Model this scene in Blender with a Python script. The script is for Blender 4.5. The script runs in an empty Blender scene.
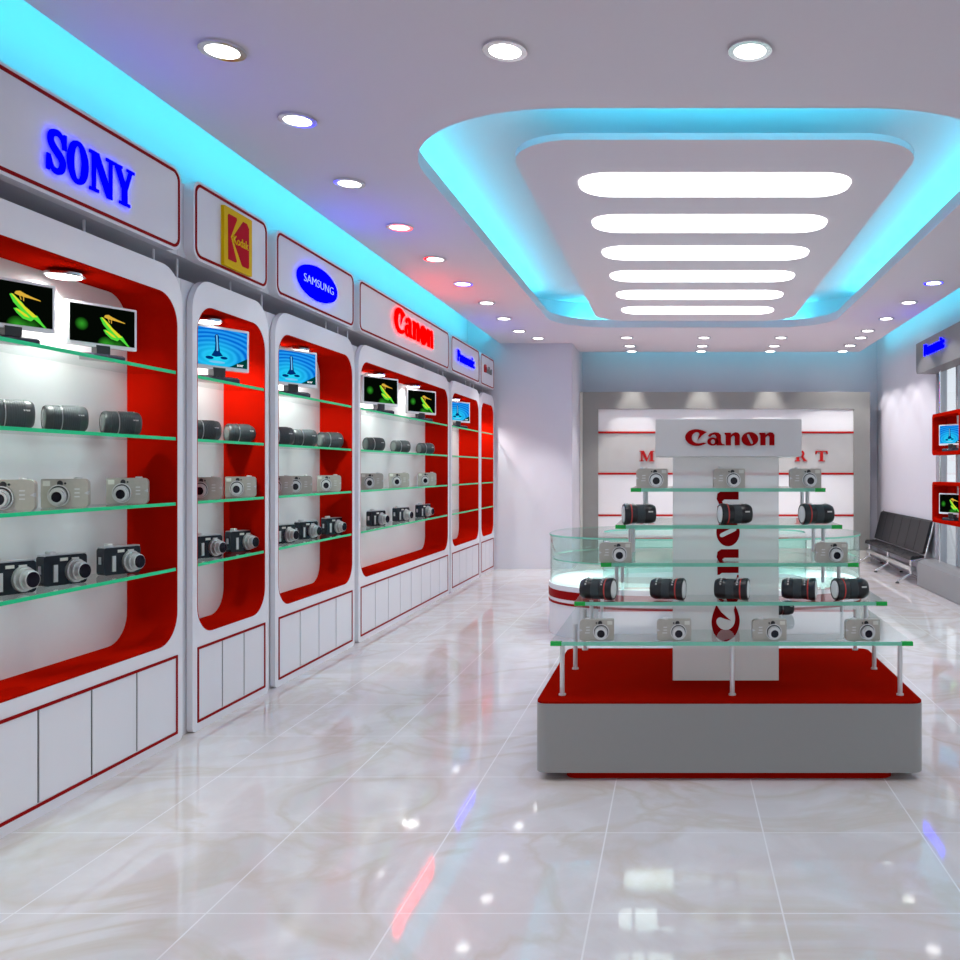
import bpy, bmesh, math, random
from mathutils import Vector, Matrix
from mathutils.geometry import tessellate_polygon
random.seed(7)
PI = math.pi
R = math.radians
SC = bpy.context.scene
COL = SC.collection
F, VX, VY, H0 = 880.0, 676.0, 470.0, 1.315      # focal length (px), vanishing point, eye height
HC = 3.0                                          # ceiling height

# ------------------------------------------------------------------ materials
def mat(name, color, rough=0.5, metal=0.0, emit=None, es=0.0, spec=0.5, coat=0.0, var=0.03, vscale=40.0):
    m = bpy.data.materials.new(name); m.use_nodes = True
    nt = m.node_tree; b = nt.nodes['Principled BSDF']
    c = (color[0], color[1], color[2], 1)
    b.inputs['Base Color'].default_value = c
    b.inputs['Roughness'].default_value = rough
    b.inputs['Metallic'].default_value = metal
    b.inputs['Specular IOR Level'].default_value = spec
    b.inputs['Coat Weight'].default_value = coat
    b.inputs['Coat Roughness'].default_value = 0.05
    if emit:
        b.inputs['Emission Color'].default_value = (*emit, 1)
        b.inputs['Emission Strength'].default_value = es
    elif var > 0:
        tc = nt.nodes.new('ShaderNodeTexCoord'); n = nt.nodes.new('ShaderNodeTexNoise')
        n.inputs['Scale'].default_value = vscale
        mx = nt.nodes.new('ShaderNodeMix'); mx.data_type = 'RGBA'
        mx.inputs[6].default_value = tuple(x*(1-var) for x in color) + (1,)
        mx.inputs[7].default_value = tuple(min(1, x*(1+var)) for x in color) + (1,)
        nt.links.new(tc.outputs['Object'], n.inputs['Vector'])
        nt.links.new(n.outputs['Fac'], mx.inputs[0])
        nt.links.new(mx.outputs[2], b.inputs['Base Color'])
    return m

def matte(name, color, var=.04, vscale=30):
    m = mat(name, color, var=var, vscale=vscale); nt = m.node_tree; b = nt.nodes['Principled BSDF']
    d = nt.nodes.new('ShaderNodeBsdfDiffuse'); l = b.inputs['Base Color'].links[0]
    nt.links.new(l.from_socket, d.inputs[0]); nt.links.new(d.outputs[0], nt.nodes['Material Output'].inputs[0])
    nt.nodes.remove(b); return m

def emis(name, color, s):
    m = bpy.data.materials.new(name); m.use_nodes = True
    nt = m.node_tree; nt.nodes.clear()
    e = nt.nodes.new('ShaderNodeEmission'); o = nt.nodes.new('ShaderNodeOutputMaterial')
    e.inputs[0].default_value = (*color, 1); e.inputs[1].default_value = s
    nt.links.new(e.outputs[0], o.inputs[0]); return m

def glass(name, tint, refl=1.0, ior=1.45, rough=0.0):
    m = bpy.data.materials.new(name); m.use_nodes = True
    nt = m.node_tree; nt.nodes.clear()
    o = nt.nodes.new('ShaderNodeOutputMaterial'); mx = nt.nodes.new('ShaderNodeMixShader')
    t = nt.nodes.new('ShaderNodeBsdfTransparent'); g = nt.nodes.new('ShaderNodeBsdfGlossy')
    f = nt.nodes.new('ShaderNodeFresnel'); f.inputs[0].default_value = ior
    mu = nt.nodes.new('ShaderNodeMath'); mu.operation = 'MULTIPLY'; mu.inputs[1].default_value = refl
    t.inputs[0].default_value = (*tint, 1); g.inputs['Roughness'].default_value = rough
    ge = nt.nodes.new('ShaderNodeNewGeometry'); m2 = nt.nodes.new('ShaderNodeMix'); m2.data_type = 'FLOAT'
    nt.links.new(ge.outputs['Backfacing'], m2.inputs[0]); nt.links.new(f.outputs[0], m2.inputs[2]); m2.inputs[3].default_value = 0
    nt.links.new(m2.outputs[0], mu.inputs[0]); nt.links.new(mu.outputs[0], mx.inputs[0])
    nt.links.new(t.outputs[0], mx.inputs[1]); nt.links.new(g.outputs[0], mx.inputs[2])
    nt.links.new(mx.outputs[0], o.inputs[0]); return m

def frosted(name, color, solid, tint=(1, 1, 1), trans=0):
    m = bpy.data.materials.new(name); m.use_nodes = True
    nt = m.node_tree; nt.nodes.clear()
    o = nt.nodes.new('ShaderNodeOutputMaterial'); mx = nt.nodes.new('ShaderNodeMixShader')
    t = nt.nodes.new('ShaderNodeBsdfTransparent'); p = nt.nodes.new('ShaderNodeBsdfPrincipled')
    t.inputs[0].default_value = (*tint, 1)
    p.inputs['Base Color'].default_value = (*color, 1); p.inputs['Roughness'].default_value = 0.25
    mx.inputs[0].default_value = solid
    nt.links.new(t.outputs[0], mx.inputs[1]); nt.links.new(p.outputs[0], mx.inputs[2])
    if trans:
        tr = nt.nodes.new('ShaderNodeBsdfTranslucent'); tr.inputs[0].default_value = (*color, 1); m2 = nt.nodes.new('ShaderNodeMixShader'); m2.inputs[0].default_value = trans
        nt.links.new(p.outputs[0], m2.inputs[1]); nt.links.new(tr.outputs[0], m2.inputs[2]); nt.links.new(m2.outputs[0], mx.inputs[2])
    nt.links.new(mx.outputs[0], o.inputs[0]); return m

def marble():
    m = bpy.data.materials.new('polished_marble_tiles'); m.use_nodes = True
    nt = m.node_tree; b = nt.nodes['Principled BSDF']; N = nt.nodes.new; L = nt.links.new
    tc = N('ShaderNodeTexCoord')
    n1 = N('ShaderNodeTexNoise'); n1.inputs['Scale'].default_value = 1.1; n1.inputs['Detail'].default_value = 6; n1.inputs['Distortion'].default_value = 1.6
    n2 = N('ShaderNodeTexNoise'); n2.inputs['Scale'].default_value = 2.6; n2.inputs['Detail'].default_value = 9; n2.inputs['Roughness'].default_value = .62; n2.inputs['Distortion'].default_value = .9
    L(tc.outputs['Object'], n1.inputs['Vector']); L(tc.outputs['Object'], n2.inputs['Vector'])
    r1 = N('ShaderNodeValToRGB'); e = r1.color_ramp.elements
    e[0].position = .44; e[0].color = (0, 0, 0, 1); e[1].position = .56; e[1].color = (0, 0, 0, 1)
    k = e.new(.5); k.color = (1, 1, 1, 1)
    L(n1.outputs['Fac'], r1.inputs[0])
    r2 = N('ShaderNodeValToRGB'); e = r2.color_ramp.elements
    e[0].position = .42; e[0].color = (.64, .60, .615, 1); e[1].position = .66; e[1].color = (.71, .68, .70, 1)
    L(n2.outputs['Fac'], r2.inputs[0])
    mul = N('ShaderNodeMath'); mul.operation = 'MULTIPLY'
    L(r1.outputs[0], mul.inputs[0]); L(n2.outputs['Fac'], mul.inputs[1])
    mx = N('ShaderNodeMix'); mx.data_type = 'RGBA'
    L(mul.outputs[0], mx.inputs[0]); L(r2.outputs[0], mx.inputs[6]); mx.inputs[7].default_value = (.55, .475, .40, 1)
    br = N('ShaderNodeTexBrick'); br.offset = 0; br.inputs['Scale'].default_value = 1
    br.inputs['Brick Width'].default_value = .57; br.inputs['Row Height'].default_value = .58
    br.inputs['Mortar Size'].default_value = .0028; br.inputs['Mortar Smooth'].default_value = .1
    br.inputs['Color1'].default_value = (0, 0, 0, 1); br.inputs['Color2'].default_value = (0, 0, 0, 1); br.inputs['Mortar'].default_value = (1, 1, 1, 1)
    mp = N('ShaderNodeMapping'); mp.inputs['Location'].default_value = (-.3165 + .57*10, -2.61 + .58*10, 0)
    L(tc.outputs['Object'], mp.inputs[0]); L(mp.outputs[0], br.inputs['Vector'])
    m2 = N('ShaderNodeMix'); m2.data_type = 'RGBA'
    L(br.outputs['Color'], m2.inputs[0]); L(mx.outputs[2], m2.inputs[6]); m2.inputs[7].default_value = (.80, .78, .80, 1)
    L(m2.outputs[2], b.inputs['Base Color'])
    b.inputs['Roughness'].default_value = .05; b.inputs['Specular IOR Level'].default_value = .42
    return m

def water_screen():
    m = bpy.data.materials.new('screen_water_ripples'); m.use_nodes = True
    nt = m.node_tree; nt.nodes.clear(); N = nt.nodes.new; L = nt.links.new
    tc = N('ShaderNodeTexCoord'); mp = N('ShaderNodeMapping')
    mp.inputs['Location'].default_value = (.02, 0, -.30); mp.inputs['Scale'].default_value = (1, 1, 2.3)
    L(tc.outputs['Object'], mp.inputs[0])
    w = N('ShaderNodeTexWave'); w.wave_type = 'RINGS'; w.rings_direction = 'SPHERICAL'
    w.inputs['Scale'].default_value = 7; w.inputs['Distortion'].default_value = 1.2; w.inputs['Detail'].default_value = 2
    L(mp.outputs[0], w.inputs['Vector'])
    r = N('ShaderNodeValToRGB'); e = r.color_ramp.elements
    e[0].color = (0, .15, .70, 1); e[1].color = (.02, .36, .93, 1); e[0].position = .1; e[1].position = .9
    L(w.outputs['Fac'], r.inputs[0])
    g = N('ShaderNodeTexGradient'); g.gradient_type = 'SPHERICAL'
    mp2 = N('ShaderNodeMapping'); mp2.inputs['Location'].default_value = (.1, 0, -1.10); mp2.inputs['Scale'].default_value = (6, 6, 9)
    L(tc.outputs['Object'], mp2.inputs[0]); L(mp2.outputs[0], g.inputs[0])
    mx = N('ShaderNodeMix'); mx.data_type = 'RGBA'
    L(g.outputs['Fac'], mx.inputs[0]); L(r.outputs[0], mx.inputs[6]); mx.inputs[7].default_value = (.02, .75, 1, 1)
    em = N('ShaderNodeEmission'); em.inputs[1].default_value = 1.0; o = N('ShaderNodeOutputMaterial')
    L(mx.outputs[2], em.inputs[0]); L(em.outputs[0], o.inputs[0]); return m

def leaf_screen():
    m = bpy.data.materials.new('screen_dark_leaf'); m.use_nodes = True
    nt = m.node_tree; nt.nodes.clear(); N = nt.nodes.new; L = nt.links.new
    tc = N('ShaderNodeTexCoord'); acc = None
    for (x, z, s, st) in ((-.105, .172, 30, 1), (.015, .079, 22, 1.2), (.07, .077, 22, .6)):
        mp = N('ShaderNodeMapping'); mp.inputs['Location'].default_value = (-x*s, 0, -z*s); mp.inputs['Scale'].default_value = (s, 0, s)
        g = N('ShaderNodeTexGradient'); g.gradient_type = 'SPHERICAL'
        L(tc.outputs['Object'], mp.inputs[0]); L(mp.outputs[0], g.inputs[0])
        mu = N('ShaderNodeMath'); mu.operation = 'MULTIPLY'; mu.inputs[1].default_value = st
        L(g.outputs['Fac'], mu.inputs[0])
        if acc is None: acc = mu
        else:
            a = N('ShaderNodeMath'); L(acc.outputs[0], a.inputs[0]); L(mu.outputs[0], a.inputs[1]); acc = a
    mx = N('ShaderNodeMix'); mx.data_type = 'RGBA'; mx.clamp_factor = True
    mx.inputs[6].default_value = (.001, .002, .001, 1); mx.inputs[7].default_value = (.03, .3, .02, 1)
    L(acc.outputs[0], mx.inputs[0])
    em = N('ShaderNodeEmission'); em.inputs[1].default_value = 1.2; o = N('ShaderNodeOutputMaterial')
    L(mx.outputs[2], em.inputs[0]); L(em.outputs[0], o.inputs[0]); return m

M = dict(
    floor=marble(),
    ceil=mat('ceiling_paint', (.76, .68, .73), .7, spec=.2, var=.01),
    wall=mat('wall_paint', (.66, .64, .70), .6, spec=.2, var=.015, vscale=3),
    white=mat('white_lacquer', (.80, .78, .82), .3, var=.01),
    door=mat('white_door_laminate', (.78, .76, .80), .3, var=.015, vscale=6),
    back=mat('white_niche_panel', (.86, .85, .85), .4, var=.01),
    red=matte('red_lacquer', (.42, .005, .001)), red2=matte('deep_red_plinth_top', (.27, .004, .001)),
    redline=mat('dark_red_trim', (.30, .004, .005), .45, spec=.03, var=.03),
    dark=mat('door_gap_shade', (.02, .02, .022), .7, var=.05),
    body=mat('grey_white_carcass', (.66, .65, .69), .5, var=.01),
    edge=mat('green_glass_edge', (.01, .66, .27), .3, spec=.2, var=.03),
    sedge=frosted('pale_green_glass_edge', (.25, .72, .54), .75, (.7, .95, .85)),
    clip=mat('bright_green_edge', (.0, .42, .05), .25, var=.05),
    glass=glass('clear_green_glass', (.93, .985, .965)),
    pane=glass('window_glass', (.96, .98, .99), .8),
    case=glass('counter_glass', (.90, .975, .955), 1.2),
    chrome=mat('chrome', (.8, .8, .82), .12, 1.0, var=.02),
    steel=mat('brushed_steel', (.6, .61, .63), .3, 1.0, var=.05),
    lamp=emis('lamp_glow', (1, .98, .95), 9.0),
    slot=emis('light_slot_glow', (1, .985, 1.0), 5.0),
    blue=emis('blue_neon', (.0, .0, 1.0), 13.0),
    redneon=emis('red_neon', (1.0, .0, .0), 13.0),
    whiteneon=emis('white_neon', (.40, .52, 1.0), 1.2),
    grey=mat('grey_plinth_paint', (.275, .27, .265), .35, var=.015),
    lgrey=mat('light_grey_sign_face', (.70, .69, .70), .4, var=.01),
    panel=frosted('frosted_white_acrylic', (.98, .965, .965), .60, trans=.32),
    canon=matte('deep_red_letter', (.34, .004, .006)),
    stone=mat('grey_stone_frame', (.27, .265, .25), .45, var=.06, vscale=8),
    stonel=mat('light_stone', (.62, .6, .55), .45, var=.04, vscale=8),
    stonem=mat('grey_stone_band', (.50, .49, .47), .4, var=.06, vscale=8),
    mega=mat('red_painted_letter', (.45, .015, .015), .5, spec=.1, var=.02),
    pgrey=mat('window_plinth_paint', (.22, .22, .23), .4, var=.03, vscale=9),
    signg=mat('dark_grey_fascia', (.15, .145, .15), .4, var=.02),
    yellow=mat('yellow_logo', (.80, .48, .0), .5, spec=.1, var=.01),
    logored=mat('red_logo', (.50, .0, .012), .5, spec=.05, var=.01),
    silver=mat('silver_camera_shell', (.47, .44, .39), .38, .45, var=.1, vscale=60),
    silver2=mat('bright_silver', (.70, .70, .70), .32, .7, var=.02),
    black=mat('black_plastic', (.012, .013, .016), .3, var=.1),
    navy=mat('blue_black_camera_shell', (.014, .02, .03), .22, .3, var=.1),
    lensgrey=mat('charcoal_lens_barrel', (.055, .062, .065), .42, .2, var=.2, vscale=200),
    rubber=mat('ribbed_rubber', (.05, .062, .068), .6, var=.2, vscale=250),
    lensglass=mat('dark_lens_glass', (.008, .006, .014), .12, 0, spec=.3, var=0), shadeglass=mat('grey_lens_glass', (.22, .25, .24), .15, .2, var=.02), post=mat('polished_steel_post', (.72, .71, .72), .3, .35, var=.03),
    frontglass=mat('bright_lens_glass', (.90, .93, .91), .15, .0, var=.02),
    ringred=mat('red_lens_ring', (.6, .05, .04), .35, var=.03),
    mark=mat('white_marking', (.7, .7, .68), .5, var=.02),
    flash=mat('flash_window', (.72, .71, .64), .1, var=.02),
    bezel=mat('white_monitor_bezel', (.88, .88, .9), .25, var=.01),
    base=mat('blue_black_monitor_base', (.03, .03, .05), .15, .3, var=.1),
    water=water_screen(), leafs=leaf_screen(),
    leafg=emis('leaf_green', (.09, .75, .05), 1.0), leafy=emis('leaf_yellow', (.75, .75, .03), 1.0),
    fly=emis('dragonfly_gold', (.75, .45, .05), 1.0), deepblue=emis('drop_navy', (.0, .03, .18), 1.0),
    dkgreen=emis('screen_dark_green', (.0, .05, .04), 1.0), white1=emis('screen_white', (.9, .95, 1), 1.0),
    ice=emis('drop_pale_blue', (.2, .6, .95), 1.0),
    leather=mat('black_leather', (.014, .014, .017), .5, spec=.25, var=.15, vscale=60),
    hedge=mat('hedge_leaves', (.16, .22, .12), .8, var=.5, vscale=6),
    pave=mat('outdoor_paving', (.55, .55, .56), .8, var=.06, vscale=2),
    winframe=mat('grey_window_frame', (.42, .44, .48), .35, .4, var=.02),
    teal=mat('teal_glass_edge', (.08, .40, .32), .15, var=.03),
    ghost=frosted('pale_word_grey', (.3, .3, .32), .9),
)

# ------------------------------------------------------------------ mesh helpers
def prism(bm, contours, d0, d1, fn, mi=0, side_mi=None):
    """extrude 2-D contours (first outer, rest holes) from depth d0 to d1; fn(u, v, d) -> point"""
    flat = [p for c in contours for p in c]
    tris = tessellate_polygon([[Vector((p[0], p[1], 0)) for p in c] for c in contours])
    a = [bm.verts.new(fn(p[0], p[1], d0)) for p in flat]
    b = [bm.verts.new(fn(p[0], p[1], d1)) for p in flat]
    for t in tris:
        for s, o in ((a, 0), (b, 1)):
            try:
                f = bm.faces.new([s[i] for i in (t if o else reversed(t))]); f.material_index = mi
            except ValueError: pass
    k = 0
    for c in contours:
        n = len(c)
        for i in range(n):
            j = (i+1) % n
            f = bm.faces.new([a[k+i], a[k+j], b[k+j], b[k+i]])
            f.material_index = mi if side_mi is None else side_mi
        k += n

XZ = lambda u, v, d: Vector((u, d, v))         # upright plates: u -> x, v -> z, depth -> y
XY = lambda u, v, d: Vector((u, v, d))         # lying plates

def rrect(u0, u1, v0, v1, r, seg=8):
    if not isinstance(r, (tuple, list)): r = (r,)*4      # bl, br, tr, tl
    out = []
    for (cu, cv, a0, rr) in ((u0+r[0], v0+r[0], PI, r[0]), (u1-r[1], v0+r[1], 1.5*PI, r[1]),
                             (u1-r[2], v1-r[2], 0, r[2]), (u0+r[3], v1-r[3], .5*PI, r[3])):
        if rr <= 1e-5: out.append((cu, cv)); continue
        for i in range(seg+1):
            a = a0 + .5*PI*i/seg
            out.append((cu+rr*math.cos(a), cv+rr*math.sin(a)))
    return out

def ell(cu, cv, ru, rv, n=32):
    return [(cu+ru*math.cos(2*PI*i/n), cv+rv*math.sin(2*PI*i/n)) for i in range(n)]

def box(bm, x0, x1, y0, y1, z0, z1, mi=0):
    v = [bm.verts.new((x, y, z)) for x in (x0, x1) for y in (y0, y1) for z in (z0, z1)]
    for q in ((0, 1, 3, 2), (4, 6, 7, 5), (0, 4, 5, 1), (2, 3, 7, 6), (0, 2, 6, 4), (1, 5, 7, 3)):
        bm.faces.new([v[i] for i in q]).material_index = mi

def lathe(bm, prof, axis='z', n=28, mi=0, org=(0, 0, 0), mis=None):
    """prof: list of (distance along axis, radius)"""
    o = Vector(org); rings = []
    for (t, r) in prof:
        ring = []
        for i in range(n):
            a = 2*PI*i/n; c, s = r*math.cos(a), r*math.sin(a)
            p = {'z': (c, s, t), 'x': (t, c, s), 'y': (c, t, s)}[axis]
            ring.append(bm.verts.new(o + Vector(p)))
        rings.append(ring)
    for k in range(len(rings)-1):
        for i in range(n):
            f = bm.faces.new([rings[k][i], rings[k][(i+1) % n], rings[k+1][(i+1) % n], rings[k+1][i]])
            f.material_index = mis[k] if mis else mi
    bm.faces.new(rings[0]).material_index = mis[0] if mis else mi
    bm.faces.new(rings[-1]).material_index = mis[-1] if mis else mi

def tube(bm, p, q, r, n=12, mi=0):
    p, q = Vector(p), Vector(q); d = (q-p).normalized()
    a = d.orthogonal().normalized(); b = d.cross(a)
    A = [bm.verts.new(p + r*(math.cos(2*PI*i/n)*a + math.sin(2*PI*i/n)*b)) for i in range(n)]
    B = [bm.verts.new(q + r*(math.cos(2*PI*i/n)*a + math.sin(2*PI*i/n)*b)) for i in range(n)]
    for i in range(n):
        bm.faces.new([A[i], A[(i+1) % n], B[(i+1) % n], B[i]]).material_index = mi
    bm.faces.new(A).material_index = mi; bm.faces.new(B).material_index = mi

def ribbon(bm, pts, w, d0, d1, fn=XZ, mi=0):
    L, Rr = [], []
    for i, p in enumerate(pts):
        a = Vector(pts[max(0, i-1)]); b = Vector(pts[min(len(pts)-1, i+1)])
        t = (b-a).normalized(); n = Vector((-t.y, t.x)); hw = w[i]/2
        L.append(Vector(p)+n*hw); Rr.append(Vector(p)-n*hw)
    prism(bm, [[tuple(x) for x in L] + [tuple(x) for x in reversed(Rr)]], d0, d1, fn, mi)

def crom(pts, k=4):
    out = []; n = len(pts)
    for i in range(n-1):
        p0, p1, p2, p3 = (Vector(pts[max(0, i-1)]), Vector(pts[i]), Vector(pts[i+1]), Vector(pts[min(n-1, i+2)]))
        for j in range(k):
            t = j/k
            out.append(tuple(.5*((2*p1)+(p2-p0)*t+(2*p0-5*p1+4*p2-p3)*t*t+(3*p1-p0-3*p2+p3)*t**3)))
    out.append(tuple(pts[-1])); return out

def obj(name, bm, mats, parent=None, loc=(0, 0, 0), rotz=0, bevel=0, smooth=True):
    bmesh.ops.recalc_face_normals(bm, faces=bm.faces)
    if smooth:
        for f in bm.faces: f.smooth = True
        for e in bm.edges:
            if len(e.link_faces) != 2 or e.calc_face_angle(0) > R(32): e.smooth = False
    me = bpy.data.meshes.new(name); bm.to_mesh(me); bm.free()
    if not isinstance(mats, (list, tuple)): mats = [mats]
    for m in mats: me.materials.append(m)
    o = bpy.data.objects.new(name, me); COL.objects.link(o)
    o.location = loc; o.rotation_euler = (0, 0, rotz)
    if parent: o.parent = parent
    if bevel:
        b = o.modifiers.new('bevel', 'BEVEL'); b.width = bevel; b.segments = 3; b.limit_method = 'ANGLE'; b.angle_limit = R(40)
    return o

def tag(o, label, cat, group=None):
    o['label'] = label; o['category'] = cat
    if group: o['group'] = group
    return o

def thing(name, label, cat, loc=(0, 0, 0), rotz=0, group=None):
    o = bpy.data.objects.new(name, None); COL.objects.link(o); o.empty_display_size = .05
    o.location = loc; o.rotation_euler = (0, 0, rotz)
    return tag(o, label, cat, group)

def struct(name, bm, mats, parent=None, **k):
    o = obj(name, bm, mats, parent, **k)
    if not parent: o['kind'] = 'structure'
    return o

def dup(root, loc, rotz, scale=1.0, label=None, group=None):
    r = root.copy(); COL.objects.link(r); r.location = loc; r.rotation_euler = (0, 0, rotz); r.scale = (scale,)*3
    if label: r['label'] = label
    if group: r['group'] = group
    for ch in list(root.children):
        c = ch.copy(); COL.objects.link(c); c.parent = r
        for g in list(ch.children):
            d = g.copy(); COL.objects.link(d); d.parent = c
    return r

B = bmesh.new
def text_bm(body, height, depth, bold=0.0, squeeze=1.0):
    cu = bpy.data.curves.new('t', 'FONT'); cu.body = body; cu.size = 1.0; cu.offset = bold; cu.resolution_u = 3
    o = bpy.data.objects.new('t', cu); COL.objects.link(o)
    bpy.context.view_layer.update()
    me = o.evaluated_get(bpy.context.evaluated_depsgraph_get()).to_mesh()
    vs = [v.co.copy() for v in me.vertices]; fs = [tuple(p.vertices) for p in me.polygons]
    x0 = min(v.x for v in vs); x1 = max(v.x for v in vs); y0 = min(v.y for v in vs); y1 = max(v.y for v in vs)
    s = height/(y1-y0); bm = B()
    vv = [bm.verts.new(((v.x-(x0+x1)/2)*s*squeeze, 0, (v.y-y0)*s)) for v in vs]
    for f in fs:
        try: bm.faces.new([vv[i] for i in f])
        except ValueError: pass
    bmesh.ops.remove_doubles(bm, verts=bm.verts, dist=1e-6)
    ret = bmesh.ops.extrude_face_region(bm, geom=list(bm.faces))
    bmesh.ops.translate(bm, verts=[e for e in ret['geom'] if isinstance(e, bmesh.types.BMVert)], vec=(0, -depth, 0))
    bpy.data.objects.remove(o); bpy.data.curves.remove(cu)
    return bm, (x1-x0)*s*squeeze

# ------------------------------------------------------------------ hand-drawn lettering
def word_red(width, depth, rot=False):
    """bold five-letter logotype; returns bmesh, x from 0 to width, baseline z = 0 (rot: reads upwards)"""
    k = width/567.0; bm = B()
    fn = (lambda u, v, d: Vector((-v*k, d, u*k))) if rot else (lambda u, v, d: Vector((u*k, d, v*k)))
    P = lambda *c: prism(bm, list(c), -depth, 0, fn)
    c = crom([(138, 14), (112, 2), (80, -4), (45, 2), (16, 20), (2, 48), (10, 75), (34, 94), (68, 102), (100, 98), (140, 84)])
    inn = crom([(112, 66), (80, 30)], 2) + crom([(86, 52), (92, 70), (84, 82), (68, 82), (50, 68), (44, 48), (50, 30), (66, 17), (90, 13), (118, 18)])
    P(c + inn)
    P(ell(176, 24, 34, 26), ell(178, 23, 13, 15, 20))
    P([(147, 60), (158, 74), (188, 83), (212, 80), (228, 66), (230, 20), (238, 8), (252, 6), (252, 0), (204, 0), (199, 6), (199, 56), (190, 67), (174, 66), (160, 52)])
    for s in (0, 219):
        P([(s+252, 80), (s+252, 72), (s+259, 64), (s+259, 0), (s+292, 0), (s+292, 80)])
        P([(s+291, 64), (s+300, 74), (s+318, 83), (s+338, 80), (s+348, 66), (s+348, 0), (s+316, 0), (s+316, 54), (s+309, 62), (s+300, 58), (s+291, 46)])
    a = Vector((401, 63)); b = Vector((424, 16)); t = (b-a).normalized(); n = Vector((-t.y, t.x)); slot = []
    for (q, a0) in ((a, PI/2), (b, -PI/2)):
        for i in range(7):
            an = a0 + PI*i/6
            slot.append(tuple(q + 8*(math.cos(an)*t + math.sin(an)*n)))
    P(ell(412, 40, 53, 44, 40), slot)
    return bm

def word_slab(width, height, depth):
    bm = B(); kx = width/3.36; kz = height
    fn = lambda u, v, d: Vector((u*kx, d, v*kz))
    P = lambda *c: prism(bm, list(c), -depth, 0, fn)
    pts = crom([(.62, .68), (.53, .88), (.37, .95), (.19, .88), (.15, .72), (.25, .58), (.44, .45), (.56, .31), (.52, .13), (.36, .04), (.2, .1), (.1, .32)])
    w = [.10 + .10*math.sin(PI*min(1, max(0, i/(len(pts)-1))))**1.3 for i in range(len(pts))]
    ribbon(bm, pts, w, -depth, 0, fn)
    P([(.56, .62), (.68, .62), (.68, .99), (.60, .99), (.56, .9)]); P([(.02, 0), (.1, 0), (.14, .1), (.14, .38), (.02, .38)])
    P(ell(1.10, .5, .38, .53, 36), ell(1.10, .5, .15, .41, 28))
    P([(1.53, .92), (1.53, 1), (1.88, 1), (2.30, .28), (2.30, .92), (2.18, .92), (2.18, 1), (2.52, 1), (2.52, .92), (2.42, .92), (2.42, -.02), (2.22, -.02), (1.76, .74), (1.76, .08), (1.88, .08), (1.88, 0), (1.53, 0), (1.53, .08), (1.64, .08), (1.64, .92)])
    P([(2.44, 1), (2.84, 1), (2.84, .93), (2.78, .93), (2.97, .55), (3.13, .93), (3.04, .93), (3.04, 1), (3.36, 1), (3.36, .93), (3.26, .93), (3.05, .42), (3.05, .08), (3.17, .08), (3.17, 0), (2.72, 0), (2.72, .08), (2.84, .08), (2.84, .42), (2.54, .93), (2.44, .93)])
    return bm

def letters_roman(which, h, depth):
    bm = B(); fn = lambda u, v, d: Vector((u*h, d, v*h)); P = lambda *c: prism(bm, list(c), -depth, 0, fn)
    if which == 'M':
        P([(0, 0), (.42, 0), (.42, .08), (.28, .08), (.28, .72), (.62, 0), (.7, 0), (1.02, .74), (1.02, .08), (.9, .08), (.9, 0), (1.42, 0), (1.42, .08), (1.28, .08), (1.28, .92), (1.42, .92), (1.42, 1), (1.04, 1), (.73, .32), (.42, 1), (0, 1), (0, .92), (.14, .92), (.14, .08), (0, .08)])
    if which == 'R':
        P([(0, 0), (.54, 0), (.54, .08), (.42, .08), (.42, .92), (.54, .92), (.54, 1), (0, 1), (0, .92), (.14, .92), (.14, .08), (0, .08)])
        ribbon(bm, crom([(.4, .95), (.7, .93), (.82, .73), (.7, .52), (.4, .5)]), [.1]+[.12]*3+[.2]*9+[.12]*4, -depth, 0, fn)
        P([(.5, .52), (.76, .52), (1.1, .06), (1.2, .06), (1.2, 0), (.86, 0)])
    if which == 'T':
        P([(.3, 0), (.9, 0), (.9, .08), (.74, .08), (.74, .9), (.98, .9), (1.1, .68), (1.2, .68), (1.16, 1), (.04, 1), (0, .68), (.1, .68), (.22, .9), (.46, .9), (.46, .08), (.3, .08)])
    return bm

# ================================================================== THE SETTING
XL, XR, YB, YF, ZT = -2.77, 2.97, 13.0, -2.4, 3.36
bm = B(); box(bm, XL-.1, XR+.13, YF-.1, YB+.1, -.08, 0)
struct('floor', bm, M['floor'])
bm = B()
outer = [(-2.34, YF), (2.62, YF), (2.62, 12.57), (-1.38, 12.57), (-1.38, 11.7), (-2.34, 11.7)]
hole = rrect(-1.43, 1.80, 4.10, 10.40, (.9, .9, .65, .65), 14)
prism(bm, [outer, hole], HC, HC+.09, XY)
prism(bm, [rrect(-1.85, 2.2, 3.7, 10.8, .9, 14), rrect(-1.82, 2.17, 3.73, 10.77, .87, 14)], HC+.09, ZT, XY)
box(bm, XL, XR, YF, YB, ZT, ZT+.06)
struct('ceiling', bm, M['ceil'])
bm = B(); box(bm, XL-.1, XL, YF, 11.7, 0, ZT); struct('wall_left', bm, M['wall'])
bm = B(); box(bm, XL-.1, -1.38, 11.7, YB+.1, 0, ZT); struct('wall_far_left', bm, M['wall'])
bm = B(); box(bm, -1.38, XR+.13, YB, YB+.1, 0, ZT); struct('wall_back', bm, M['wall'])
bm = B(); box(bm, XL-.1, XR+.13, YF-.1, YF, 2.8, ZT); box(bm, XL-.1, XL+.5, YF-.1, YF, 0, 2.8); box(bm, XR-.4, XR+.13, YF-.1, YF, 0, 2.8); struct('wall_front', bm, M['wall'])
win = bpy.data.objects.new('added_rear_window', None); COL.objects.link(win); win['kind'] = 'structure'  # unseen glazing added behind the camera so daylight reaches front-facing surfaces
bm = B(); box(bm, XL+.5, XR-.4, YF-.08, YF-.02, 0, .08); box(bm, XL+.5, XR-.4, YF-.08, YF-.02, 2.72, 2.8)
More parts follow.
